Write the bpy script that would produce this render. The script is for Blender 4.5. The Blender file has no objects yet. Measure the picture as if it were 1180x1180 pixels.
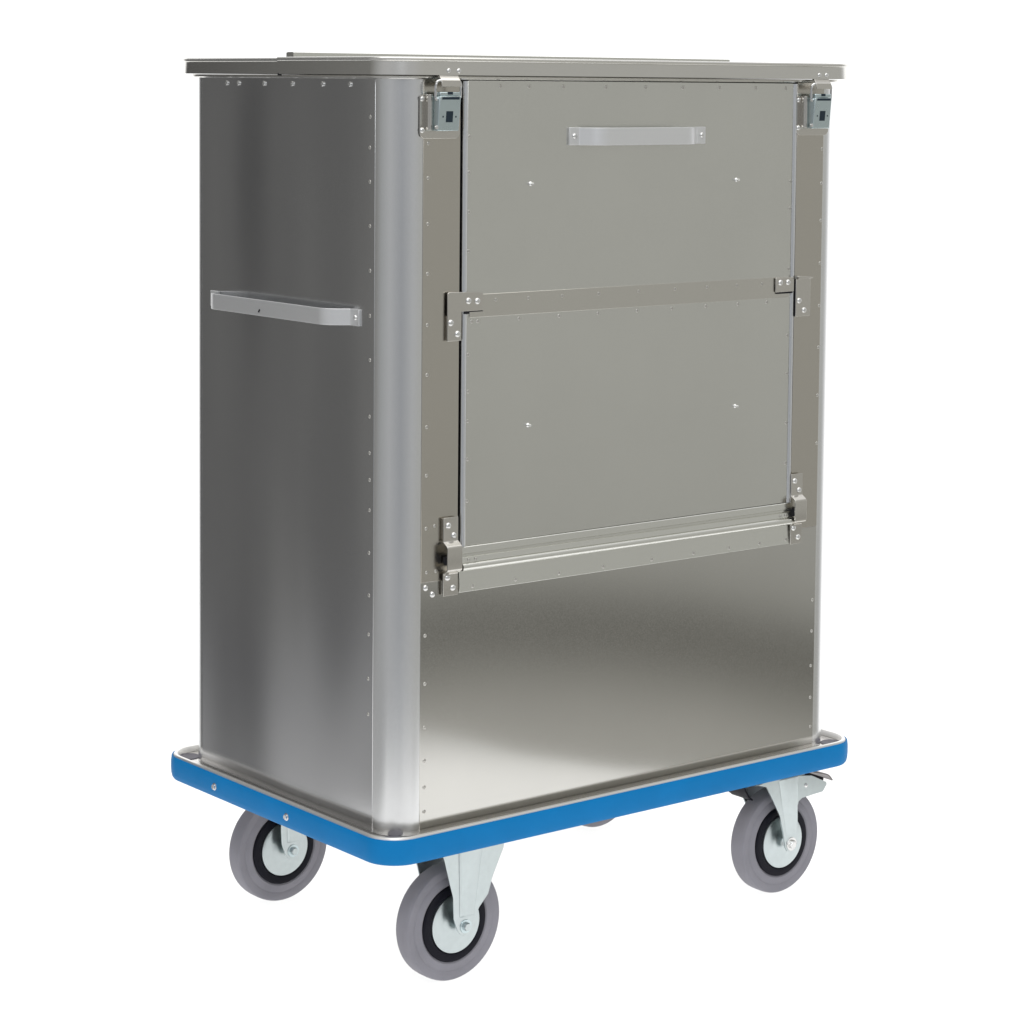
import bpy, bmesh, math, random
from mathutils import Vector, Matrix
random.seed(4)
S = bpy.context.scene
COL = S.collection
R_ = math.radians

# ------------------------------------------------------------------ dimensions (metres)
W, D, RC = 1.031, 0.645, 0.0553          # body width, depth, corner radius
ZB, ZT = 0.2817, 1.5310                  # body foot and top
OV = 0.0375                              # platform overhang

# ------------------------------------------------------------------ materials
def nodes(name):
    m = bpy.data.materials.new(name); m.use_nodes = True
    nt = m.node_tree; nt.nodes.clear()
    out = nt.nodes.new('ShaderNodeOutputMaterial')
    b = nt.nodes.new('ShaderNodeBsdfPrincipled')
    nt.links.new(b.outputs[0], out.inputs[0])
    return m, nt, b, out

def metal(name, col, rough, wave=0.0, grain=0.012, scale=(420, 420, 420), wscale=(2.2, 2.2, .55), coltex=0.05, aniso=0.0, wrot=(0, 0, 0)):
    m, nt, b, out = nodes(name)
    N, Lk = nt.nodes.new, nt.links.new
    tc = N('ShaderNodeTexCoord')
    mp = N('ShaderNodeMapping'); mp.inputs['Scale'].default_value = scale
    Lk(tc.outputs['Object'], mp.inputs[0])
    n1 = N('ShaderNodeTexNoise'); n1.inputs['Scale'].default_value = 1.0; n1.inputs['Detail'].default_value = 3
    Lk(mp.outputs[0], n1.inputs['Vector'])
    n2 = N('ShaderNodeTexNoise'); n2.inputs['Scale'].default_value = 5.0; n2.inputs['Detail'].default_value = 4
    Lk(tc.outputs['Object'], n2.inputs['Vector'])
    r = N('ShaderNodeMapRange')
    r.inputs['From Min'].default_value = .3; r.inputs['From Max'].default_value = .7
    r.inputs['To Min'].default_value = rough - grain; r.inputs['To Max'].default_value = rough + grain
    Lk(n1.outputs['Fac'], r.inputs['Value']); Lk(r.outputs[0], b.inputs['Roughness'])
    mx = N('ShaderNodeMixRGB')
    mx.inputs[1].default_value = (*[c*(1-coltex) for c in col], 1)
    mx.inputs[2].default_value = (*[min(1, c*(1+coltex)) for c in col], 1)
    ad = N('ShaderNodeMath'); ad.operation = 'MULTIPLY_ADD'; ad.inputs[1].default_value = .5
    ha = N('ShaderNodeMath'); ha.operation = 'MULTIPLY'; ha.inputs[1].default_value = .5
    Lk(n2.outputs['Fac'], ha.inputs[0]); Lk(n1.outputs['Fac'], ad.inputs[0]); Lk(ha.outputs[0], ad.inputs[2])
    Lk(ad.outputs[0], mx.inputs[0]); Lk(mx.outputs[0], b.inputs['Base Color'])
    b.inputs['Metallic'].default_value = 1.0
    if aniso:
        b.inputs['Anisotropic'].default_value = aniso
    if wave:
        mw = N('ShaderNodeMapping'); mw.inputs['Scale'].default_value = wscale; mw.inputs['Rotation'].default_value = wrot
        Lk(tc.outputs['Object'], mw.inputs[0])
        nw = N('ShaderNodeTexNoise'); nw.inputs['Scale'].default_value = 1.0; nw.inputs['Detail'].default_value = 1.0
        Lk(mw.outputs[0], nw.inputs['Vector'])
        bp = N('ShaderNodeBump'); bp.inputs['Strength'].default_value = 1.0; bp.inputs['Distance'].default_value = wave
        Lk(nw.outputs['Fac'], bp.inputs['Height']); Lk(bp.outputs[0], b.inputs['Normal'])
    return m

def plastic(name, col, rough, spec=.4, bump=0.0, bscale=900, var=.08):
    m, nt, b, out = nodes(name)
    N, Lk = nt.nodes.new, nt.links.new
    tc = N('ShaderNodeTexCoord')
    n = N('ShaderNodeTexNoise'); n.inputs['Scale'].default_value = 14; n.inputs['Detail'].default_value = 6
    Lk(tc.outputs['Object'], n.inputs['Vector'])
    mx = N('ShaderNodeMixRGB')
    mx.inputs[1].default_value = (*[c*(1-var) for c in col], 1); mx.inputs[2].default_value = (*[c*(1+var) for c in col], 1)
    Lk(n.outputs['Fac'], mx.inputs[0]); Lk(mx.outputs[0], b.inputs['Base Color'])
    b.inputs['Roughness'].default_value = rough
    b.inputs['Specular IOR Level'].default_value = spec
    if bump:
        n3 = N('ShaderNodeTexNoise'); n3.inputs['Scale'].default_value = bscale; n3.inputs['Detail'].default_value = 2
        Lk(tc.outputs['Object'], n3.inputs['Vector'])
        bp = N('ShaderNodeBump'); bp.inputs['Strength'].default_value = .35; bp.inputs['Distance'].default_value = bump
        Lk(n3.outputs['Fac'], bp.inputs['Height']); Lk(bp.outputs[0], b.inputs['Normal'])
    return m

M = {}
M['side']    = metal('rolled aluminium side sheet', (.63, .632, .638), .165, wave=.026, wscale=(2, 2.3, .6), coltex=.09, wrot=(R_(16), 0, 0))
M['front']   = metal('rolled aluminium front sheet', (.585, .577, .548), .105, wave=.0010, coltex=.08)
M['flap']    = metal('satin aluminium flap sheet', (.68, .68, .645), .22, wave=.0035, coltex=.08)
M['band']    = metal('warm aluminium band', (.63, .615, .57), .24)
M['stile']   = metal('warm aluminium stile sheet', (.55, .525, .475), .22, grain=.004, coltex=.02)
M['profile'] = metal('extruded aluminium corner profile', (.765, .77, .772), .22, wave=.0012, wscale=(6, 6, 1.2))
M['edge']    = metal('extruded aluminium edge profile', (.74, .752, .77), .24)
M['lid']     = metal('aluminium lid sheet', (.70, .69, .66), .2)
M['rail']    = metal('extruded aluminium rail', (.74, .74, .70), .22)
M['handle']  = metal('satin anodised aluminium bar', (.70, .705, .71), .36)
[n for n in M['handle'].node_tree.nodes if n.type == 'BSDF_PRINCIPLED'][0].inputs['Metallic'].default_value = .7
M['steel']   = metal('stainless steel plate', (.62, .60, .56), .2)
M['rivet']   = metal('bright rivet', (.72, .72, .71), .26, scale=(40, 40, 40))
M['stud']    = metal('flat sheet rivet', (.52, .51, .48), .4, scale=(40, 40, 40))
M['wire']    = metal('bright steel wire', (.8, .8, .8), .12, scale=(40, 40, 40))
M['zinc']    = metal('zinc plated steel', (.525, .578, .582), .29, scale=(90, 90, 90), coltex=.16)
M['latch']   = metal('blue passivated steel', (.56, .65, .67), .28, scale=(60, 60, 60))
M['deck']    = metal('aluminium deck', (.70, .68, .655), .26)
M['rim']     = metal('pale aluminium rim', (.86, .85, .83), .45)
M['blue']    = plastic('blue bumper plastic', (.002, .18, .465), .5, .14, bump=.0006, bscale=700, var=.12)
M['tyre']    = plastic('grey rubber tyre', (.25, .245, .275), .62, .22, bump=.0003, bscale=500, var=.2)
M['black']   = plastic('black plastic', (.005, .005, .010), .5, .15)
M['pedal']   = metal('dark oiled steel', (.22, .205, .205), .35)
M['slot']    = plastic('dark blue slot', (.010, .022, .034), .5, .3)
M['dark']    = plastic('dark recess', (.01, .01, .013), .6, .2)  # shade in gaps put into the colour; also used for the scratch mark
M['plug']    = plastic('dark grey plug', (.10, .095, .115), .5, .3)

# ------------------------------------------------------------------ mesh helpers
def box(x0, x1, y0, y1, z0, z1, bm=None):
    bm = bm or bmesh.new()
    v = [bm.verts.new((x, y, z)) for z in (z0, z1) for x, y in ((x0, y0), (x1, y0), (x1, y1), (x0, y1))]
    for f in ((3, 2, 1, 0), (4, 5, 6, 7), (0, 1, 5, 4), (1, 2, 6, 5), (2, 3, 7, 6), (3, 0, 4, 7)):
        bm.faces.new([v[i] for i in f])
    return bm

def extrude(poly, axis, a, b, bm=None):
    """closed 2-D outline pushed along an axis. axis 'y': poly is (x,z); 'x': poly is (y,z); 'z': poly is (x,y)"""
    bm = bm or bmesh.new()
    def P(p, t):
        return {'x': (t, p[0], p[1]), 'y': (p[0], t, p[1]), 'z': (p[0], p[1], t)}[axis]
    A = [bm.verts.new(P(p, a)) for p in poly]; B = [bm.verts.new(P(p, b)) for p in poly]
    n = len(poly)
    bm.faces.new(A); bm.faces.new(B[::-1])
    for i in range(n):
        bm.faces.new((A[i], B[i], B[(i+1) % n], A[(i+1) % n]))
    bmesh.ops.recalc_face_normals(bm, faces=bm.faces)
    return bm

def loft(rings, bm=None, cap=True, closed=True):
    bm = bm or bmesh.new()
    V = [[bm.verts.new(p) for p in r] for r in rings]
    n = len(rings[0])
    for k in range(len(V)-1):
        for i in range(n if closed else n-1):
            j = (i+1) % n
            bm.faces.new((V[k][i], V[k][j], V[k+1][j], V[k+1][i]))
    if cap:
        bm.faces.new(V[0][::-1]); bm.faces.new(V[-1])
    bmesh.ops.recalc_face_normals(bm, faces=bm.faces)
    return bm

def rrect(x0, x1, y0, y1, r, z=None, n=12):
    pts = []
    for cx, cy, a in ((x1-r, y1-r, 0), (x0+r, y1-r, 90), (x0+r, y0+r, 180), (x1-r, y0+r, 270)):
        for i in range(n+1):
            t = R_(a + 90*i/n); p = (cx+r*math.cos(t), cy+r*math.sin(t))
            pts.append(p if z is None else (*p, z))
    return pts

def ring(outline_fn, prof):
    """profile of (offset, z) swept round an outline given by outline_fn(offset)->[(x,y)] ; closed tube"""
    rings = [[(x, y, z) for x, y in outline_fn(o)] for o, z in prof]
    rings.append(rings[0])
    bm = bmesh.new()
    V = [[bm.verts.new(p) for p in r] for r in rings[:-1]]
    m, n = len(V), len(V[0])
    for k in range(m):
        for i in range(n):
            bm.faces.new((V[k][i], V[k][(i+1) % n], V[(k+1) % m][(i+1) % n], V[(k+1) % m][i]))
    bmesh.ops.recalc_face_normals(bm, faces=bm.faces)
    return bm

def lathe(prof, c, axis='y', n=48, bm=None, sgn=1):
    """prof of (radius, depth along axis); depth grows along +axis"""
    bm = bm or bmesh.new()
    rows = []
    for r, d in prof:
        if r < 1e-6:
            rows.append([bm.verts.new({'y': (c[0], c[1]+d, c[2]), 'x': (c[0]+d, c[1], c[2]), 'z': (c[0], c[1], c[2]+d)}[axis])])
            continue
        row = []
        for i in range(n):
            t = 2*math.pi*i/n; u, w = r*math.cos(t), r*math.sin(t)
            row.append(bm.verts.new({'y': (c[0]+u, c[1]+d, c[2]+w), 'x': (c[0]+d, c[1]+u, c[2]+w), 'z': (c[0]+u, c[1]+w, c[2]+d)}[axis]))
        rows.append(row)
    for a, b in zip(rows, rows[1:]):
        for i in range(n):
            j = (i+1) % n
            if len(a) == 1 and len(b) == 1: continue
            if len(a) == 1: bm.faces.new((a[0], b[i], b[j]))
            elif len(b) == 1: bm.faces.new((a[i], a[j], b[0]))
            else: bm.faces.new((a[i], a[j], b[j], b[i]))
    bmesh.ops.recalc_face_normals(bm, faces=bm.faces)
    return bm

def tube(path, r, n=10, bm=None):
    bm = bm or bmesh.new()
    P = [Vector(p) for p in path]; rows = []
    ref = Vector((.31, .83, .47)).normalized()
    for i, p in enumerate(P):
        t = ((P[min(i+1, len(P)-1)] - P[max(i-1, 0)])).normalized()
        u = t.cross(ref).normalized(); v = t.cross(u)
        rows.append([bm.verts.new(p + r*(math.cos(2*math.pi*k/n)*u + math.sin(2*math.pi*k/n)*v)) for k in range(n)])
    for a, b in zip(rows, rows[1:]):
        for k in range(n):
            bm.faces.new((a[k], a[(k+1) % n], b[(k+1) % n], b[k]))
    bm.faces.new(rows[0][::-1]); bm.faces.new(rows[-1])
    bmesh.ops.recalc_face_normals(bm, faces=bm.faces)
    return bm

def ribbon(path, th):
    """outline of a bent flat bar: path of 2-D points thickened by th"""
    P = [Vector(p) for p in path]; a, b = [], []
    for i, p in enumerate(P):
        t = (P[min(i+1, len(P)-1)] - P[max(i-1, 0)]).normalized(); nrm = Vector((-t.y, t.x))
        a.append(tuple(p + nrm*th/2)); b.append(tuple(p - nrm*th/2))
    return a + b[::-1]

def arc(cx, cy, r, a0, a1, n=8):
    return [(cx + r*math.cos(R_(a0+(a1-a0)*i/n)), cy + r*math.sin(R_(a0+(a1-a0)*i/n))) for i in range(n+1)]

def smoothpath(pts, n=8):
    """quadratic rounding of a polyline: pts (x,y,radius-ish length)"""
    out = [tuple(pts[0][:2])]
    for a, b, c in zip(pts, pts[1:], pts[2:]):
        A, B, Cc = Vector(a[:2]), Vector(b[:2]), Vector(c[:2]); L = b[2]
        p, q = B + (A-B).normalized()*L, B + (Cc-B).normalized()*L
        for i in range(n+1):
            t = i/n; out.append(tuple((1-t)**2*p + 2*t*(1-t)*B + t*t*q))
    out.append(tuple(pts[-1][:2]))
    return out

def obj(name, bm, mat, parent=None, bevel=0.0, smooth=True, label=None, seg=2):
    me = bpy.data.meshes.new(name); bm.to_mesh(me); bm.free()
    o = bpy.data.objects.new(name, me); COL.objects.link(o)
    me.materials.append(M[mat] if isinstance(mat, str) else mat)
    if bevel:
        b = o.modifiers.new('bevel', 'BEVEL'); b.width = bevel; b.segments = seg; b.limit_method = 'ANGLE'; b.angle_limit = R_(40)
        b.harden_normals = False
    if smooth:
        for p in me.polygons: p.use_smooth = True
        me.set_sharp_from_angle(angle=R_(35))
    if parent: o.parent = parent
    if label: o['label'] = label
    return o

_rv = {}
def rivet(parent, loc, facing, r=.0034, h=.0022, name='rivet', mat=None, dome=True):
    mat = mat or ('stud' if r < .004 else 'rivet')
    key = (facing, r, h, mat, dome)
    if key not in _rv:
        prof = ([(r, 0), (r*.97, h*.25), (r*.8, h*.62), (r*.5, h*.9), (0, h)] if dome else
                [(r, 0), (r, h*.7), (r*.85, h), (r*.35, h), (r*.3, h*.6), (0, h*.6)])
        s = -1 if r >= .004 else -.65
        prof = [(a, b*s) for a, b in prof]
        bm = lathe(prof, (0, 0, 0), facing, n=14)
        o = obj(name, bm, mat, parent); _rv[key] = o.data
    else:
        o = bpy.data.objects.new(name, _rv[key]); COL.objects.link(o); o.parent = parent
    o.location = loc
    return o

# ------------------------------------------------------------------ the cart
cart = bpy.data.objects.new('transport_cart', None); COL.objects.link(cart)
cart['label'] = 'tall aluminium box cart with front flap, lid latches and blue bumper on four grey castors'
cart['category'] = 'cart'

TH = .003
# --- corner profiles
def corner(cx, cy, a0):
    outer = arc(cx, cy, RC, a0, a0+90, 16); inner = arc(cx, cy, RC-TH, a0, a0+90, 16)
    return extrude(outer + inner[::-1], 'z', ZB, ZT)
for cx, cy, a in ((RC, RC, 180), (W-RC, RC, 270), (W-RC, D-RC, 0), (RC, D-RC, 90)):
    obj('corner_profile', corner(cx, cy, a), 'profile', cart)

# --- side panels
sp = obj('side_panel', box(-.0006, TH, RC, D-RC, ZB, ZT), 'side', cart, .0006)
for y, z in ((.0692, 1.4687), (.0701, 1.4185), (.0697, 1.3626), (.0691, 1.2902), (.0680, 1.217), (.0681, 1.1428), (.0675, 1.0698),
             (.0681, .9765), (.0676, .9161), (.0673, .8714), (.067, .8209), (.0677, .7499), (.0672, .6788), (.0679, .6132), (.0686, .5387), (.0682, .4788)):
    rivet(sp, (-.0006, y, z), 'x', .0032, .0018)
for y in (.5057, .4673, .3852, .2975, .2063, .1263):
    rivet(sp, (-.0006, y, 1.5212), 'x', .0044, .0026, dome=False)
obj('side_panel', box(W-TH, W+.0006, RC, D-RC, ZB, ZT), 'side', cart, .0006)
obj('rear_panel', box(RC, W-RC, D-TH, D+.0006, ZB, ZT), 'front', cart, .0006)

# --- front: lower panel and the two stiles
ZS = .7030
fp = obj('front_panel', box(RC, W-RC, -.0006, TH, ZB, ZS), 'front', cart, .0005)
for z in (.6146, .5338, .4602, .4047, .3599, .3188):
    rivet(fp, (.0650, -.0006, z), 'y', .0034, .0022)
for x, z in ((.969, .5641), (.9682, .5049), (.9674, .439), (.9677, .3785), (.969, .3224)):
    rivet(fp, (x, -.0006, z), 'y', .0032, .0018)
for x, z in ((.0655, .6945), (.0795, .682)):
    rivet(fp, (x, -.0006, z), 'y', .0055, .0035, name='bolt')

GX0, GX1 = .1310, .9066       # opening
st = obj('stile', box(RC, GX0, -.0012, TH, ZS+.0003, ZT), 'stile', cart, .0006)
for z in (1.4267, 1.3703, 1.2953, 1.2137, 1.1297, 1.0477, .9616, .8813, .7933):
    rivet(st, (.0655, -.0012, z), 'y', .0032, .0016)
rivet(st, (.083, -.0012, .796), 'y', .003, .0015); rivet(st, (.067, -.0012, .720), 'y', .003, .0015); rivet(st, (.086, -.0012, .720), 'y', .003, .0015)
st = obj('stile', box(GX1, W-RC, -.0012, TH, ZS+.0003, ZT), 'stile', cart, .0006)
for z in (1.4087, 1.3452, 1.276, 1.197, 1.1177, 1.04, .95, .86):
    rivet(st, (.9722, -.0012, z), 'y', .0032, .0016)
# dark sheet added behind the opening, standing in for the unlit interior
obj('opening_shade', box(GX0-.02, GX1+.02, .024, .027, .70, ZT-.004), 'dark', cart)

# --- body top rim
def body_out(o): return rrect(-o, W+o, -o, D+o, RC+o)
obj('body_rim', ring(body_out, [(-.004, 1.5316), (.007, 1.5305), (.0098, 1.5322), (.0102, 1.5345), (.0085, 1.5362), (-.004, 1.5362)]), 'lid', cart)

# --- drop-down flap: two leaves, cover strip, edge profiles, hinge rail and skirt
DX0, DX1 = .1448, .8935
up = obj('flap_leaf', box(DX0, DX1, -.0030, .001, 1.1570, 1.5290), 'flap', cart, .0006)
lo = obj('flap_leaf', box(DX0, DX1, -.0030, .001, .7560, 1.1562), 'flap', cart, .0006)
def edge_prof(x0, x1):
    m = (x0+x1)/2; w = (x1-x0)/2
    pts = [(x0, .012)] + [(m - w*math.cos(R_(a)), -.0015 - .0048*math.sin(R_(a))) for a in range(0, 181, 15)] + [(x1, .012)]
    return extrude(pts, 'z', .7560, 1.5280)
obj('edge_profile', edge_prof(.1347, .1446), 'edge', cart)
obj('edge_profile', edge_prof(.8937, .9030), 'edge', cart)
for z in (1.4374, 1.3782, 1.3133, 1.2484):
    rivet(up, (.1482, -.0030, z), 'y', .0031, .0014)
for z in (1.0762, 1.0147, .9652, .9013, .8314):
    rivet(lo, (.1488, -.0030, z), 'y', .0031, .0014)
for z in (1.3499, 1.3006, 1.1900):
    rivet(up, (.8890, -.0030, z), 'y', .0031, .0014)
for z in (1.0673, .9966, .9050, .83):
    rivet(lo, (.8890, -.0030, z), 'y', .0031, .0014)
for x in (.212, .2734, .3479, .4427, .5341, .6213, .7092, .7984, .8737):
    rivet(up, (x, -.0030, 1.5200), 'y', .0036, .0016)
# cover strip over the fold between the two leaves
cs = obj('cover_strip', box(.1500, .8890, -.0045, -.0032, 1.1376, 1.1757), 'band', cart, .0005)
for x in (.205, .275, .3487, .4303, .5219, .6076, .6849, .7574, .82):
    rivet(cs, (x, -.0045, 1.1650), 'y', .0031, .0013)
for x in (.1560, .1685, .2563, .3434, .4308, .5204, .602, .6834, .7623, .835):
    rivet(lo, (x, -.0030, 1.1310), 'y', .0034, .0016)
# studs of the document clips
for x, z, p in ((.2781, 1.3572, up), (.7533, 1.3555, up), (.2772, .9487, lo), (.7587, .9458, lo)):
    bm = lathe([(.0040, 0), (.0038, -.0012), (.0022, -.0026), (.0020, -.0085), (.0014, -.0098), (0, -.010)], (x, -.0030, z), 'y', 14)
    obj('screw', bm, 'rivet', p)
# hinge rail and skirt
rail = [(.004, .7560), (-.0050, .7555), (-.0062, .7545), (-.0068, .7440), (-.0050, .7425), (-.0050, .7395), (-.0085, .7380),
        (-.0100, .7300), (-.0090, .7288)] + [(-.0100 - .0052*math.sin(R_(a)), .7222 + .0062*math.cos(R_(a))) for a in range(0, 181, 20)] + [(-.0050, .7150), (.004, .7148)]
hr = obj('hinge_rail', extrude(rail, 'x', .1335, .9050), 'rail', cart)
for x in (.148, .163): rivet(hr, (x, -.0098, .7335), 'y', .0026, .0015)
for x in (.872, .886): rivet(hr, (x, -.0098, .7335), 'y', .0026, .0015)
sk = obj('skirt_strip', extrude([(-.0008, .6790), (-.0056, .6790), (-.0034, .7146), (-.0008, .7146)], 'x', .1325, .9055), 'rail', cart, .0006)
for x in (.16, .2519, .3472, .4472, .5604, .6603, .7479, .8243, .892):
    rivet(sk, (x, -.0050, .6872), 'y', .0034, .0015)

# --- handles: bent flat bars with feet on the panel
def foot_plate(pts): return pts
fpts = smoothpath([(.0945, -.0022, 0), (.119, -.0022, .003), (.143, -.0370, .020), (.505, -.0370, .020), (.529, -.0022, .003), (.5565, -.0022, 0)], 8)
hb = extrude([(x, y) for y, x in ribbon(fpts, .0042)], 'z', 1.1235, 1.1510)
h1 = obj('handle_bar', hb, 'handle', cart, .0007)
for y in (.1040, .546): rivet(h1, (-.0043, y, 1.1373), 'x', .0048, .0034)
bmn = tube([(-.0392, .3395, 1.1345), (-.0393, .343, 1.1300)], .0016, 6)
obj('scratch_mark', bmn, 'dark', h1)
fpts = smoothpath([(.3590, -.0052, 0), (.3810, -.0052, .003), (.4050, -.0380, .020), (.6160, -.0380, .020), (.6510, -.0052, .006), (.6730, -.0052, 0)], 8)
h2 = obj('handle_bar', extrude(ribbon(fpts, .0042), 'z', 1.4210, 1.4510), 'handle', cart, .0007)
for x in (.3700, .6640): rivet(h2, (x, -.0073, 1.4365), 'y', .0052, .0036)

# --- lid: two hinged halves with rim, lip and raised hinge strip
def half(y0, y1, front, o=.0195, r=.062, n=12):
    x0, x1 = -o, W+o
    p = []
    if front:
        p += [(x1, y1)] + [(x0, y1)]
        p += [(x0+r+r*math.cos(R_(a)), y0+r+r*math.sin(R_(a))) for a in [180+90*i/n for i in range(n+1)]]
        p += [(x1-r+r*math.cos(R_(a)), y0+r+r*math.sin(R_(a))) for a in [270+90*i/n for i in range(n+1)]]
    else:
        p += [(x0, y0), (x1, y0)]
        p += [(x1-r+r*math.cos(R_(a)), y1-r+r*math.sin(R_(a))) for a in [90*i/n for i in range(n+1)]]
        p += [(x0+r+r*math.cos(R_(a)), y1-r+r*math.sin(R_(a))) for a in [90+90*i/n for i in range(n+1)]]
    return p
def lid_half(y0, y1, front, o, zt):
    prof = [(o+.0012, 1.5372), (o, zt-.0074), (o+.0020, zt-.0066), (o+.0034, zt-.0048), (o+.0036, zt-.0024), (o+.0024, zt-.0006), (o+.0006, zt), (o-.0050, zt+.0002)]
    rings = []
    for oo, z in prof:
        d = oo - o
        ya, yb = (y0-d, y1) if front else (y0, y1+d)
        rings.append([(x, y, z) for x, y in half(ya, yb, front, oo, .062+d)])
    return loft(rings)
lf = obj('lid_half', lid_half(-.0195, .3120, True, .0200, 1.5662), 'lid', cart)
lr = obj('lid_half', lid_half(.3135, D+.0195, False, .0190, 1.5648), 'lid', cart)
obj('hinge_strip', extrude([(.296, 1.5660), (.318, 1.5660), (.318, 1.5738), (.312, 1.5748), (.299, 1.5748), (.296, 1.5738)], 'x', .000, 1.016), 'rail', lf)
obj('hinge_notch', box(-.0212, -.0150, .3090, .3125, 1.5345, 1.5390), 'dark', lf)
for x in (.0920, .1125, .9430, .9615):
    rivet(lf, (x, -.0195, 1.5445), 'y', .0048, .0032)

# --- over-centre latches
def latch(cx):
    # root: folded base plate
    pl = rrect(cx-.0410, cx+.0415, 1.4340, 1.5060, .010, n=6)
    base = obj('toggle_latch', extrude(pl, 'y', -.0034, -.0013), 'steel', cart, .0006)
    # raised channel either side of the case
    ch = [(cx-.0310, -.0032)] + [(cx-.0262 + .0048*math.cos(R_(a)), -.0105 - .0048*math.sin(R_(a))) for a in range(180, -1, -20)] + [(cx-.0200, -.0032)]
    obj('side_cheek', extrude(ch, 'z', 1.4480, 1.5060), 'steel', base, .0005)
    ch2 = [(2*cx-x, y) for x, y in ch]
    obj('side_cheek', extrude(ch2, 'z', 1.4480, 1.5060), 'steel', base, .0005)
    # lever case, tilted a little towards the panel at its foot
    yt, yb = -.0310, -.0255
    case = bmesh.new()
    x0, x1, z0, z1 = cx-.0215, cx+.0215, 1.4470, 1.5030
    fr = [(x0, yb, z0), (x1, yb, z0), (x1, yt, z1), (x0, yt, z1)]
    bk = [(x0-.0012, -.0060, z0), (x1+.0012, -.0060, z0), (x1+.0012, -.0060, z1), (x0-.0012, -.0060, z1)]
    loft([bk, fr], case)
    cs_ = obj('latch_lever', case, 'latch', base, .0012)
    def on(x, z, w, h, nm, mt, proud=.0004):
        f = lambda zz: yb + (yt-yb)*(zz-z0)/(z1-z0) - proud
        b = bmesh.new()
        loft([[(x-w, f(z-h)+.003, z-h), (x+w, f(z-h)+.003, z-h), (x+w, f(z+h)+.003, z+h), (x-w, f(z+h)+.003, z+h)],
              [(x-w, f(z-h), z-h), (x+w, f(z-h), z-h), (x+w, f(z+h), z+h), (x-w, f(z+h), z+h)]], b)
        obj(nm, b, mt, base)
    on(cx+.0005, 1.4700, .0068, .0090, 'lock_hole', 'slot')
    on(cx-.0125, 1.4700, .0011, .0013, 'pin_hole', 'slot'); on(cx+.0135, 1.4700, .0011, .0013, 'pin_hole', 'slot')
    on(cx+.0010, 1.5000, .0175, .0022, 'lever_slot', 'slot')
    # top knuckle of the lever and its cross bar
    obj('lever_knuckle', box(cx-.0195, cx+.0215, -.0290, -.0120, 1.5036, 1.5100), 'latch', base, .0012)
    obj('knuckle_slot', box(cx-.004, cx+.006, -.0296, -.0280, 1.5058, 1.5104), 'slot', base)
    # wire bail hooked over the catch
    zb_, ztp = 1.5010, 1.5285
    path = [(cx-.0245, -.0230, zb_)] + [(cx-.0245, -.0235, 1.5190)]
    path += [(cx-.0245+.008*(1-math.cos(R_(a))), -.0240, 1.5205+.008*math.sin(R_(a))) for a in range(0, 91, 15)]
    path += [(cx+.0265-.008*(1-math.cos(R_(a))), -.0240, 1.5205+.008*math.sin(R_(a))) for a in range(90, -1, -15)]
    path += [(cx+.0265, -.0235, 1.5190), (cx+.0265, -.0230, zb_)]
    obj('wire_bail', tube(path, .0021, 8), 'wire', base)
    for x in (cx-.0265,): 
        for z in (1.4530, 1.4985):
            obj('pivot_pin', lathe([(.0032, 0), (.003, -.003), (.0015, -.0038), (0, -.0038)], (x+.004, -.0225, z), 'y', 12), 'rivet', base)
    # catch plate on the lid, hooked forward over the wire
    prof = [(-.0150, 1.5370), (-.0205, 1.5370), (-.0225, 1.5330), (-.0262, 1.5290), (-.0275, 1.5190), (-.0262, 1.5185), (-.0245, 1.5275), (-.0205, 1.5318), (-.0150, 1.5345)]
    obj('catch_plate', extrude(prof, 'x', cx-.0145, cx+.0235), 'steel', base, .0004)
    for x, z in ((cx-.0365, 1.4990), (cx-.0365, 1.4480)):
        rivet(base, (x, -.0034, z), 'y', .0050, .0032)
latch(.0875)
latch(.9440)

# --- pivot brackets at the fold
def pivot_left():
    pl = [(.1022, 1.1010), (.1305, 1.1010), (.1305, 1.1490), (.1755, 1.1490), (.1755, 1.1775), (.1765, 1.1790), (.1060, 1.1822), (.1030, 1.1812), (.1022, 1.1790)]
    b = obj('pivot_bracket', extrude(pl, 'y', -.0080, -.0055), 'steel', cart, .0006)
    obj('spacer_block', box(.1050, .1290, -.0054, -.0014, 1.1012, 1.1420), 'steel', b, .0006)
    obj('slot_shade', box(.1365, .1470, -.0077, -.0040, 1.1445, 1.1487), 'dark', b)  # dark block painted in for the shade under the arm
    obj('arm_gap_shade', box(.1473, .1755, -.0076, -.0046, 1.1474, 1.1487), 'dark', b)  # thin dark strip in place of the shaded gap below the arm
    for x, z in ((.1450, 1.1662), (.1635, 1.1650), (.1085, 1.1315), (.1225, 1.1125)):
        rivet(b, (x, -.0080, z), 'y', .0058, .0036)
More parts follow.
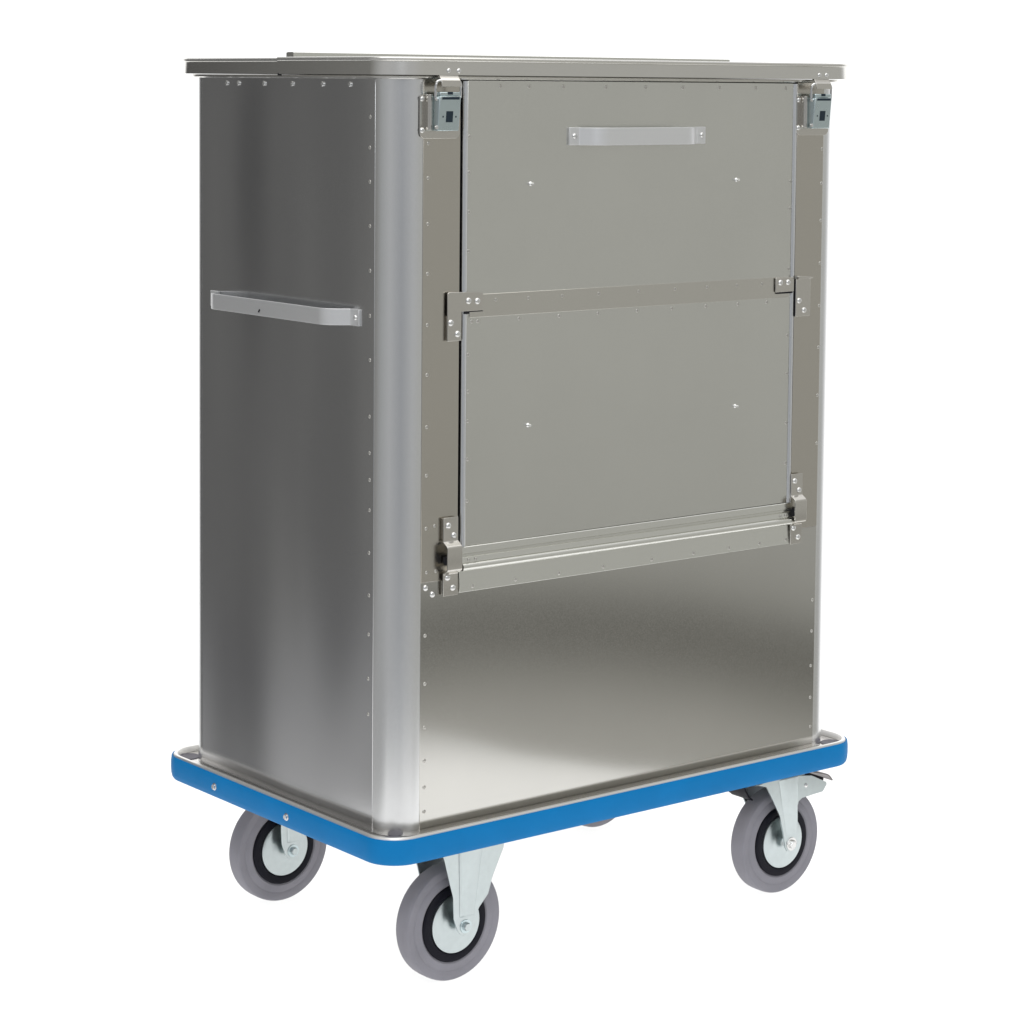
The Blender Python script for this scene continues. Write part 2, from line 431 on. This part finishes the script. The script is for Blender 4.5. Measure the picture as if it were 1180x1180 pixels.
def pivot_right():
    b = obj('pivot_bracket', box(.8520, .8985, -.0085, -.0058, 1.1480, 1.1745), 'steel', cart, .0006)
    obj('slot_shade', box(.8560, .8965, -.0070, -.0052, 1.1448, 1.1476), 'dark', b)  # dark strip painted in for shade below the bracket
    pl = [(.9030, 1.1010), (.9385, 1.1010), (.9400, 1.1040), (.9400, 1.1700), (.9030, 1.1700)]
    obj('stop_plate', extrude(pl, 'y', -.0100, -.0075), 'steel', b, .0006)
    obj('plate_gap_shade', box(.9035, .9075, -.0073, -.0014, 1.1012, 1.1690), 'dark', b)  # dark filler standing in for the shade behind the plate
    obj('bent_tab', extrude([(.9030, 1.1700), (.9385, 1.1712), (.9400, 1.1730), (.9060, 1.1765), (.9030, 1.1765)], 'y', -.0165, -.0030), 'steel', b, .0006)
    for x, z in ((.8635, 1.1655), (.8830, 1.1655)): rivet(b, (x, -.0085, z), 'y', .0056, .0036)
    for x, z in ((.9105, 1.1305), (.9235, 1.1125)): rivet(b, (x, -.0100, z), 'y', .0056, .0036)
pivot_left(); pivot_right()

# --- lower joggled hinge straps
def strap(x0, x1, lead, rv):
    path = smoothpath([(-.0075, .8085, 0), (-.0075, .7680, .002), (-.0195, .7600, .0025), (-.0195, .7215, .0025), (-.0075, .7150, .002), (-.0075, .6775, 0)], 5)
    b = obj('hinge_strap', extrude(ribbon(path, .0026), 'x', x0, x1), 'steel', cart, .0004)
    obj('strap_packer', box(x0+.003, x1-.003, -.0060, -.0014, .7720, .8070), 'steel', b, .0005)
    obj('strap_packer', box(x0+.003, x1-.003, -.0060, -.0008, .6790, .7015), 'steel', b, .0005)
    obj('hinge_pin_shade', lathe([(0, 0), (.0072, 0), (.0072, .020), (0, .020)], (lead, -.0105, .7370), 'x', 16), 'dark', b)  # pin coloured dark to give the shade of the hollow behind the strap
    for x, z in rv: rivet(b, (x, -.0088, z), 'y', .0056, .0036)
strap(.0960, .1262, .0985, ((.1055, .7952), (.1168, .7780), (.1045, .7085), (.1155, .6905)))
strap(.9000, .9290, .9035, ((.9085, .7955), (.9198, .7775), (.9072, .7080), (.9190, .6900)))

# --- platform: deck, raised rim, blue bumper
def plat(o): return rrect(-o, W+o, -o, D+o, max(.004, .060-(OV-o)), n=12)
deck = bmesh.new()
loft([[(x, y, .2560) for x, y in plat(.0310)], [(x, y, ZB-.0005) for x, y in plat(.0310)]], deck)
pf = obj('platform', deck, 'deck', cart, label='aluminium deck under the box body')
obj('deck_rim', ring(plat, [(.0240, ZB-.0001), (.0245, .2875), (.0262, .2915), (.0318, .2918), (.0335, .2890), (.0335, .2560), (.0312, .2560), (.0312, ZB-.0001)]), 'rim', pf)
for cx, cy in ((.002, .001), (W-.002, .001), (.002, D-.001), (W-.002, D-.001)):
    obj('drain_hole', lathe([(0, .0009), (.0205, .0009), (.0215, .0002), (.0215, -.0004)], (cx, cy, ZB), 'z', 28), 'plug', pf)
bp = obj('bumper', ring(plat, [(.0345, .2885), (.0358, .2893), (.0368, .2875), (.0378, .2790), (.0380, .2680), (.0374, .2570), (.0358, .2500), (.0330, .2462), (.0300, .2455), (.0250, .2462), (.0250, .2540), (.0345, .2540)]), 'blue', cart)
for y, z in ((.488, .2672), (.2555, .2672)):
    bm = lathe([(.0068, 0), (.0066, -.0012), (.0045, -.0016), (.0045, -.0042), (.0038, -.0048), (0, -.0048)], (-.0378, y, z), 'x', 12)
    obj('bolt', bm, 'rivet', bp)

# --- castors
def wheel_parts(parent, c, s):
    """c = wheel centre; s=-1: the face turned to the front"""
    prof = [(.0655, -.0150), (.0700, -.0185), (.0800, -.0178), (.0830, -.0162), (.0860, -.0172), (.0935, -.0182), (.0975, -.0170), (.0994, -.0140),
            (.1000, -.0080), (.1000, .0080), (.0994, .0140), (.0975, .0170), (.0935, .0182), (.0860, .0172), (.0830, .0162), (.0800, .0178), (.0700, .0185), (.0655, .0150), (.0655, -.0150)]
    obj('tyre', lathe(prof, c, 'y', 72), 'tyre', parent)
    rim = [(.0500, -.0170), (.0520, -.0205), (.0545, -.0215), (.0640, -.0205), (.0666, -.0180), (.0664, -.0140), (.0664, .0140), (.0666, .0180), (.0640, .0205), (.0545, .0215), (.0520, .0205), (.0500, .0170), (.0500, -.0170)]
    obj('wheel_rim', lathe(rim, c, 'y', 64), 'black', parent)
    disc = [(0, -.0275), (.018, -.0275), (.024, -.0255), (.032, -.0240), (.044, -.0240), (.0500, -.0225), (.0512, -.0195), (.0512, .0195), (.0500, .0225), (.044, .0240), (.032, .0240), (.024, .0255), (.018, .0275), (0, .0275)]
    obj('wheel_disc', lathe(disc, c, 'y', 56), 'zinc', parent)

FO = .0465   # distance of the fork cheek's outer face from the wheel's middle plane
def fork_side(outline, y0, y1):
    return extrude(outline, 'y', y0, y1)
def fixed_castor(cy):
    c = (.1586, cy, .1)
    ol = [(.1050, .2400), (.2440, .2400), (.2418, .2235), (.2180, .1765), (.2090, .1485), (.1900, .1290)]
    ol += [(.1605 + .0175*math.cos(R_(a)), .1030 + .0175*math.sin(R_(a))) for a in (10, -15, -45, -75, -100, -130, -160)]
    ol += [(.1365, .1180), (.1345, .1550), (.1145, .2270)]
    yo = cy - FO
    f = obj('castor', fork_side(ol, yo, yo+.0035), 'zinc', cart, .0010)
    b2 = fork_side(ol, cy+FO-.0035, cy+FO)
    obj('fork_cheek', b2, 'zinc', f, .0010)
    # pressed rib down the cheek
    for yy, sg in ((yo, -1), (cy+FO, 1)):
        rb = loft([[(.1440, yy, .2380), (.1960, yy, .2380), (.1790, yy, .1180), (.1470, yy, .1180)],
                   [(.1480, yy+sg*.0028, .2380), (.1925, yy+sg*.0028, .2380), (.1750, yy+sg*.0028, .1240), (.1505, yy+sg*.0028, .1240)]])
        obj('fork_rib', rb, 'zinc', f, .0015)
    obj('mount_plate', box(.0920, .2520, cy-.052, cy+.052, .2402, .2450), 'zinc', f, .001)
    obj('fork_bridge', box(.1060, .2430, cy-FO+.0037, cy+FO-.0037, .2340, .2400), 'zinc', f, .001)
    obj('axle_bolt', lathe([(0, -.0075), (.0062, -.0075), (.0072, -.0062), (.0072, 0), (.0072, 2*FO+.006), (0, 2*FO+.006)], (.1605, yo, .1020), 'y', 6), 'zinc', f)
    obj('washer', lathe([(.004, -.0016), (.0115, -.0016), (.0118, 0), (.0118, .001)], (.1605, yo, .1020), 'y', 24), 'latch', f)
    wheel_parts(f, c, -1)
def swivel_castor(cy, front):
    c = (.9345, cy, .1)
    yo = cy - FO
    ol = [(.8350, .2275), (.8440, .2280), (.8660, .2215), (.8850, .1900), (.9020, .1600), (.9120, .1250)]
    ol += [(.9330 + .0160*math.cos(R_(a)), .1015 + .0160*math.sin(R_(a))) for a in (-165, -130, -95, -60, -30, 0)]
    ol += [(.9490, .1400), (.9480, .1720), (.9510, .1800), (.9600, .1850), (1.0150, .1880), (1.0250, .2000), (1.0240, .2050), (.9840, .2240), (.9500, .2290), (.8700, .2310)]
    f = obj('castor', fork_side(ol, yo, yo+.0035), 'zinc', cart, .0012)
    obj('fork_cheek', fork_side(ol, cy+FO-.0035, cy+FO), 'zinc', f, .0012)
    rb = loft([[(.8960, yo, .2295), (.9490, yo, .2295), (.9460, yo, .1180), (.9190, yo, .1180)], [(.9080, yo-.0020, .2295), (.9440, yo-.0020, .2295), (.9420, yo-.0020, .1260), (.9260, yo-.0020, .1260)]])
    obj('fork_rib', rb, 'zinc', f, .0015)
    obj('mount_plate', box(.8550, 1.0050, cy-.052, cy+.052, .2404, .2450), 'zinc', f, .001)
    obj('swivel_head', lathe([(0, 0), (.040, 0), (.044, .003), (.044, .0062), (0, .0062)], (.9200, cy, .2330), 'z', 32), 'zinc', f)
    obj('fork_bridge', box(.8450, .9700, cy-FO+.0037, cy+FO-.0037, .2270, .2310), 'zinc', f, .001)
    # black strip standing in for shade on the back cheek; brake pedal
    shade_strip = ribbon([(.8400, .2265), (.8450, .2100), (.8540, .1960), (.8640, .1890)], .003)
    obj('cheek_shade', extrude(shade_strip, 'y', cy-.012, cy+FO-.004), 'black', f)
    ped = ribbon(smoothpath([(.9500, .2330, 0), (.9900, .2300, .01), (1.0420, .2130, .008), (1.0520, .2010, 0)], 6), .003)
    obj('brake_pedal', extrude(ped, 'y', cy-.036, cy+.036), 'pedal', f, .0008)
    obj('pedal_block', box(.9720, 1.0240, cy-.040, cy+.040, .2060, .2130), 'black', f, .002)
    rivet(f, (.9690, yo, .2075), 'y', .0045, .003, name='pivot_pin')
    ab = obj('axle_bolt', lathe([(0, -.0080), (.0060, -.0080), (.0082, -.0060), (.0082, 0), (.0082, 2*FO+.006), (0, 2*FO+.006)], (.9330, yo, .1015), 'y', 6), 'rivet', f)
    obj('washer', lathe([(.004, -.0016), (.0125, -.0016), (.0128, 0), (.0128, .001)], (.9330, yo, .1015), 'y', 24), 'rivet', f)
    wheel_parts(f, c, -1)
YW = .0545
fixed_castor(YW); fixed_castor(D-YW-.010)
swivel_castor(YW, True); swivel_castor(D-YW-.010, False)

# ------------------------------------------------------------------ setting: white sheet under the cart, made translucent for lamps added below
m, nt, b, out = nodes('translucent white sheet')
N, Lk = nt.nodes.new, nt.links.new
df = N('ShaderNodeBsdfDiffuse'); df.inputs[0].default_value = (.78, .78, .78, 1)
tr = N('ShaderNodeBsdfTranslucent'); tr.inputs[0].default_value = (.9, .9, .9, 1)
mx = N('ShaderNodeMixShader'); mx.inputs[0].default_value = .5
Lk(df.outputs[0], mx.inputs[1]); Lk(tr.outputs[0], mx.inputs[2]); Lk(mx.outputs[0], out.inputs[0])
nt.nodes.remove(b)
M['floor'] = m
YAW = R_(38.552)
def uv(u, v): return (u*math.cos(YAW)+v*math.sin(YAW), -u*math.sin(YAW)+v*math.cos(YAW))
FL = [uv(*q) for q in ((-1.0, -1.0), (-.3, -1.45), (.55, -1.5), (1.15, -1.05), (1.74, -.42), (1.66, -.26), (1.59, -.14), (1.53, .08), (1.52, .30), (1.56, 1.2), (2.0, 3.2), (-1.65, 3.2), (-1.0, .25))]
bm = bmesh.new(); bm.faces.new([bm.verts.new((x, y, 0)) for x, y in FL])
if bm.faces[:][0].normal.z < 0: bmesh.ops.reverse_faces(bm, faces=bm.faces)
fl = obj('floor', bm, 'floor'); fl['kind'] = 'structure'

# unseen lamps added: below the sheet to erase shadows, soft fills front and above
def area(name, loc, target, sx, sy, watt, col=(1, 1, 1)):
    l = bpy.data.lights.new(name, 'AREA'); l.shape = 'RECTANGLE'; l.size = sx; l.size_y = sy; l.energy = watt; l.color = col
    o = bpy.data.objects.new(name, l); COL.objects.link(o); o.location = loc
    o.rotation_euler = (Vector(target)-Vector(loc)).to_track_quat('-Z', 'Y').to_euler()
    return o
UNDER = 3.7
for u0, u1, v0, v1 in ((-.96, 1.0, -1.2, -.5), (-.97, 1.56, -.50, 1.2), (-1.12, 1.72, 1.2, 2.4), (-1.7, 2.1, 2.4, 3.6)):
    c = uv((u0+u1)/2, (v0+v1)/2)
    o = area('added_under_light', (c[0], c[1], -.12), (c[0], c[1], 1), u1-u0, v1-v0, (UNDER if v0 > -1 else 2.3)*(u1-u0)*(v1-v0))
    o.rotation_euler = (math.pi, 0, -YAW)
area('added_fill_overhead', (.2, -.2, 5.0), (.4, .2, 0), 6.0, 6.0, 140, (1, .985, .96))
area('added_fill_front', (-2.2, -3.2, 3.6), (.3, .1, .8), 1.8, 1.8, 45, (.96, .98, 1))

# ------------------------------------------------------------------ world: plain white behind, studio greys with bands added for metal reflections
w = bpy.data.worlds.new('World'); S.world = w; w.use_nodes = True
nt = w.node_tree; nt.nodes.clear(); N, Lk = nt.nodes.new, nt.links.new
out = N('ShaderNodeOutputWorld'); bg = N('ShaderNodeBackground'); Lk(bg.outputs[0], out.inputs[0])
tc = N('ShaderNodeTexCoord')
rot = N('ShaderNodeVectorRotate'); rot.rotation_type = 'Z_AXIS'; rot.inputs['Angle'].default_value = YAW
Lk(tc.outputs['Generated'], rot.inputs['Vector'])          # now +Y = away from the photograph's camera
sx = N('ShaderNodeSeparateXYZ'); Lk(rot.outputs[0], sx.inputs[0])
at = N('ShaderNodeMath'); at.operation = 'ARCTAN2'; Lk(sx.outputs['X'], at.inputs[0]); Lk(sx.outputs['Y'], at.inputs[1])
az = N('ShaderNodeMapRange'); az.inputs['From Min'].default_value = -math.pi; az.inputs['From Max'].default_value = math.pi
Lk(at.outputs[0], az.inputs['Value'])
def ramp(stops):
    r = N('ShaderNodeValToRGB'); e = r.color_ramp.elements
    while len(e) > 1: e.remove(e[0])
    e[0].position = stops[0][0]; e[0].color = (*stops[0][1], 1)
    for p, c in stops[1:]:
        k = e.new(p); k.color = (*c, 1)
    return r
def deg(a): return (a+180)/360
WH = (1.35, 1.35, 1.35)
ra = ramp([(0, (.31, .32, .335)), (deg(-140), (.46, .465, .47)), (deg(-104), (.36, .37, .37)), (deg(-88), (.29, .288, .28)), (deg(-79), (.25, .248, .238)), (deg(-75.5), (.19, .188, .180)), (deg(-73), (.085, .085, .086)), (deg(-70.8), (.24, .238, .228)), (deg(-69), (.09, .089, .089)), (deg(-62), (.06, .06, .06)), (deg(-52), (.11, .108, .105)), (deg(-40), WH), (deg(48), WH), (deg(60), (.75, .75, .76)), (deg(76), (.47, .47, .455)), (deg(92), (.50, .50, .475)), (deg(97.5), (.455, .455, .43)), (deg(101.5), (.49, .49, .465)), (deg(106), (.455, .455, .43)), (deg(140), (.47, .475, .48)), (1, (.31, .32, .335))])  # narrow grey steps added so the side panel reflects streaks
Lk(az.outputs[0], ra.inputs[0])
# darker studio floor below the horizon on the camera side
el = N('ShaderNodeMath'); el.operation = 'ARCSINE'; Lk(sx.outputs['Z'], el.inputs[0])
eld = N('ShaderNodeMath'); eld.operation = 'MULTIPLY'; eld.inputs[1].default_value = 180/math.pi; Lk(el.outputs[0], eld.inputs[0])
# the far edge of the dark floor bows as the edge of a round studio floor does
dg = N('ShaderNodeMapRange'); dg.inputs['From Min'].default_value = deg(101.8-7); dg.inputs['From Max'].default_value = deg(101.8+7)
dg.inputs['To Min'].default_value = -7; dg.inputs['To Max'].default_value = 7; Lk(az.outputs[0], dg.inputs['Value'])
sq = N('ShaderNodeMath'); sq.operation = 'MULTIPLY'; Lk(dg.outputs[0], sq.inputs[0]); Lk(dg.outputs[0], sq.inputs[1])
bow = N('ShaderNodeMath'); bow.operation = 'MULTIPLY_ADD'; bow.inputs[1].default_value = .020; Lk(sq.outputs[0], bow.inputs[0]); Lk(eld.outputs[0], bow.inputs[2])
def step(a, b_):
    n = N('ShaderNodeMapRange'); n.interpolation_type = 'SMOOTHSTEP'
    n.inputs['From Min'].default_value = a; n.inputs['From Max'].default_value = b_; Lk(bow.outputs[0], n.inputs['Value'])
    return n
def under(prev, st, stops):
    r = ramp(stops); Lk(az.outputs[0], r.inputs[0])
    m = N('ShaderNodeMixRGB'); Lk(st.outputs[0], m.inputs[0]); Lk(prev.outputs[0], m.inputs[1]); Lk(r.outputs[0], m.inputs[2])
    return m
m1 = under(ra, step(-11.0, -11.9), [(0, (.32, .33, .35)), (deg(-110), (.30, .30, .30)), (deg(-80), (.32, .32, .325)), (deg(-74.5), (.26, .26, .265)), (deg(-71.5), (.10, .10, .105)), (deg(-55), (.08, .08, .08)), (deg(-40), WH), (deg(48), WH),
           (deg(62), (.45, .45, .44)), (deg(78), (.17, .165, .15)), (deg(100), (.115, .112, .10)), (deg(125), (.16, .16, .155)), (1, (.32, .33, .35))])
m1 = under(m1, step(-12.3, -14.4), [(0, (.45, .46, .47)), (deg(-110), (.42, .42, .42)), (deg(-78), (.54, .54, .54)), (deg(-73), (.44, .44, .44)), (deg(-69.5), (.15, .15, .15)), (deg(-55), (.12, .12, .12)), (deg(-40), WH), (deg(48), WH),
           (deg(62), (.6, .6, .58)), (deg(78), (.54, .535, .50)), (deg(125), (.52, .515, .49)), (1, (.45, .46, .47))])
m1 = under(m1, step(2.5, 13), [(0, (.62, .63, .65)), (deg(-120), (.6, .6, .61)), (deg(-92), (.32, .32, .31)), (deg(-72), (.16, .16, .155)), (deg(-54), (.12, .12, .12)), (deg(-40), WH), (deg(48), WH), (deg(60), (.75, .75, .76)), (deg(80), (.52, .52, .50)), (deg(112), (.54, .54, .52)), (1, (.62, .63, .65))])
hi = N('ShaderNodeMapRange'); hi.interpolation_type = 'SMOOTHSTEP'
hi.inputs['From Min'].default_value = 25; hi.inputs['From Max'].default_value = 60; Lk(eld.outputs[0], hi.inputs['Value'])
m2 = N('ShaderNodeMixRGB'); Lk(hi.outputs[0], m2.inputs[0]); Lk(m1.outputs[0], m2.inputs[1]); m2.inputs[2].default_value = (.9, .9, .9, 1)
Lk(m2.outputs[0], bg.inputs[0]); bg.inputs[1].default_value = 1.0

# ------------------------------------------------------------------ camera
cd = bpy.data.cameras.new('camera'); cam = bpy.data.objects.new('camera', cd); COL.objects.link(cam)
y, p, r = R_(38.55208), R_(4.41517), R_(.49038)
fw = Vector((math.sin(y)*math.cos(p), math.cos(y)*math.cos(p), -math.sin(p)))
rt = Vector((math.cos(y), -math.sin(y), 0)); up_ = rt.cross(fw)
rt2 = math.cos(r)*rt + math.sin(r)*up_; up2 = -math.sin(r)*rt + math.cos(r)*up_
Mx = Matrix((rt2, up2, -fw)).transposed().to_4x4(); Mx.translation = Vector((-2.38501, -3.29711, 1.52741))
cam.matrix_world = Mx
cd.sensor_width = 36; cd.sensor_fit = 'HORIZONTAL'
cd.lens = 36*2906.41996/1180
cd.shift_x = 0; cd.shift_y = -(590-318.6687)/1180
cd.clip_start = .05; cd.clip_end = 200
S.camera = cam

S.render.engine = 'CYCLES'
S.view_settings.view_transform = 'Standard'; S.view_settings.look = 'None'
S.view_settings.exposure = 0; S.view_settings.gamma = 1; S.view_settings.use_curve_mapping = False
